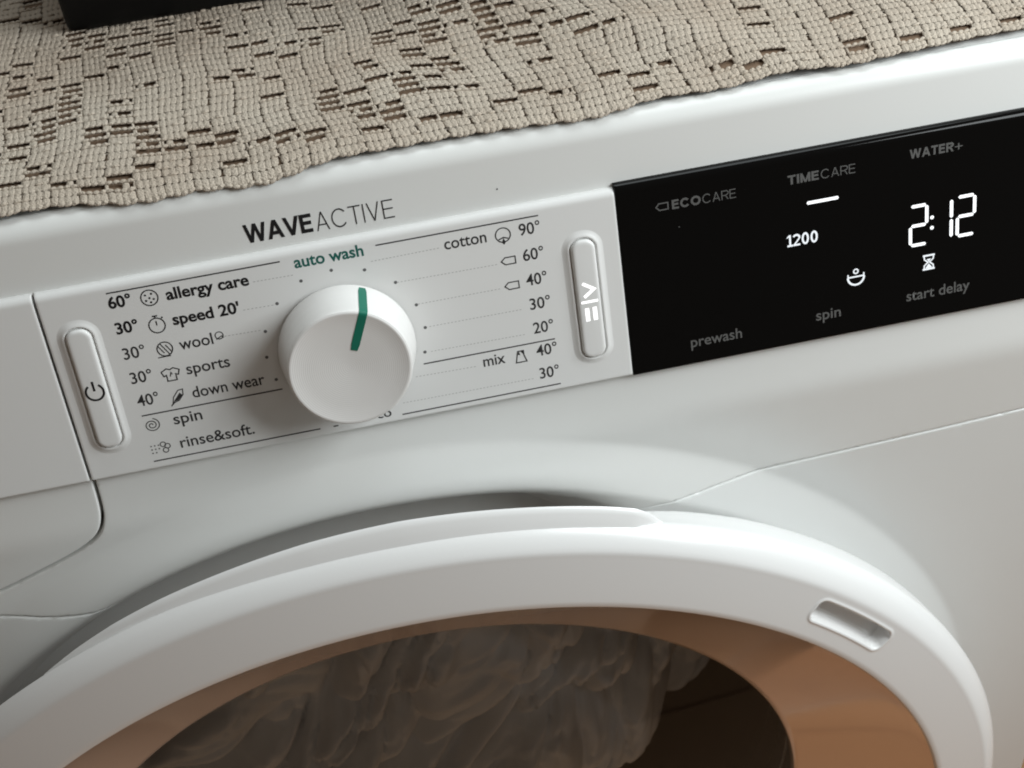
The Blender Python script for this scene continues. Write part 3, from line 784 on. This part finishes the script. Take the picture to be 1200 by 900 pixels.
for j in range(rows):
    b0 = RB0[j]; RHT = RB0[j + 1] - RB0[j]
    for i in cols:
        a0 = i * CW; cj = random.uniform(-.38, .38)
        if not opn[i, j]:
            for k in range(4):
                ac = a0 + cj + .4 + (k + .5) * (CW - .8) / 4 + random.uniform(-.1, .1)
                sw = random.uniform(-.25, .25) + .22
                hb = .85 + random.uniform(-.05, .07)
                tube(np.stack([ac + sw * (T5 - .5), b0 + RHT * T5, hb + .12 * np.sin(np.pi * T5)], 1),
                     np.array([.56, 1.40, 1.5, 1.40, .56]) * random.uniform(.97, 1.04), np.array([.26, .34, .36, .34, .26]), 8, .42)
        else:
            # bars of the open mesh, sometimes with one stitch worked into the cell
            if random.random() < .45:
                ac = a0 + cj + (random.choice((.12, .3, .7, .88))) * CW
                tube(np.stack([ac + .2 * (T5 - .5), b0 + RHT * T5, .8 + .12 * np.sin(np.pi * T5)], 1), np.array([.6, 1.2, 1.3, 1.2, .6]), np.array([.26, .34, .36, .34, .26]), 8, .42)
            for ac in (a0 + .1 + random.uniform(-.5, .5), a0 + CW - .1 + random.uniform(-.5, .5)):
                tube(np.stack([np.full(3, ac), b0 + RHT * np.array([0, .5, 1]), np.full(3, .7)], 1), np.array([.5, .55, .5]), np.array([.45, .5, .45]), 5)
for j in range(rows + 1):
    b0 = RB0[j]
    for i in cols:
        near = j == 0 or opn.get((i, j), False) or opn.get((i, j - 1), False)
        for k in range(4):
            ac = i * CW + (k + .5) * CW / 4
            if near or random.random() < .12:    # twisted chain stitches show beside a hole and along the edge
                t = np.array([-.55, -.25, .1, .4, .6])
                tube(np.stack([ac + 2.3 * t, b0 + .75 * t + .1, 1.05 + .35 * np.cos(t * 2.4)], 1), np.array([.25, .62, .74, .6, .25]), np.array([.25, .55, .65, .55, .25]))
            else:
                t = np.array([-.5, 0, .5])
                tube(np.stack([ac + CW / 4 * t, b0 + 0 * t, .45 + 0 * t], 1), np.array([.34, .34, .34]), np.array([.3, .3, .3]), 4)
P = np.concatenate(cv)
def wobble(P): return np.stack([.5 * np.sin(P[:, 1] / 7.0 + P[:, 0] / 19.0) + .7 * np.sin(P[:, 1] / 15.0 - P[:, 0] / 31.0 + 2), .55 * np.sin(P[:, 0] / 8.3 + P[:, 1] / 15.0) + .9 * np.sin(P[:, 0] / 21.0 - P[:, 1] / 40.0)], 1)
P[:, :2] += wobble(P)
WP = cloth_point(P[:, 0], P[:, 1], P[:, 2]); WP[:, 2] += ZO; WP *= MM
me = bpy.data.meshes.new('crochet_cloth'); me.from_pydata(WP.tolist(), [], cf); me.update()
cc = link('crochet_cloth', me, M['yarn'])
tag(cc, 'beige filet crochet cloth with open meshes spread over the machine top', 'cloth')
# brown sheet added under the lace, its colour gives the holes their shade
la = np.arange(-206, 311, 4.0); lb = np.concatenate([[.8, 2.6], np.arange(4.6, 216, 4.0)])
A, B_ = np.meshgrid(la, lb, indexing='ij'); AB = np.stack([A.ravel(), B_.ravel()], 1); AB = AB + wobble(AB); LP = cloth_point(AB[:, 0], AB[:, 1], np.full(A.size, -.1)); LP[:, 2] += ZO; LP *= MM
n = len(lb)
mesh('shade_sheet', LP.tolist(), [(i * n + j, (i + 1) * n + j, (i + 1) * n + j + 1, i * n + j + 1) for i in range(len(la) - 1) for j in range(n - 1)], M['shade_sheet'], cc)

# ------------------------------------------------------------------ black box standing on the cloth
bm = bmesh.new(); bmesh.ops.create_cube(bm, size=1)
bx0, bx1, by0, by1, bz0, bz1 = -86, 150, 147, 300, ZT + 3.2, ZT + 125
for v in bm.verts:
    v.co = Vector(V(bx0 + (v.co.x + .5) * (bx1 - bx0), by0 + (v.co.y + .5) * (by1 - by0), bz0 + (v.co.z + .5) * (bz1 - bz0)))
bmesh.ops.bevel(bm, geom=bm.edges[:], offset=0.003, segments=3, affect='EDGES', profile=.5)
me = bpy.data.meshes.new('black_box'); bm.to_mesh(me); bm.free()
bb = sharp(link('black_box', me, M['box']), 30)
tag(bb, 'matt black box with rounded edges standing at the back of the crochet cloth', 'box')
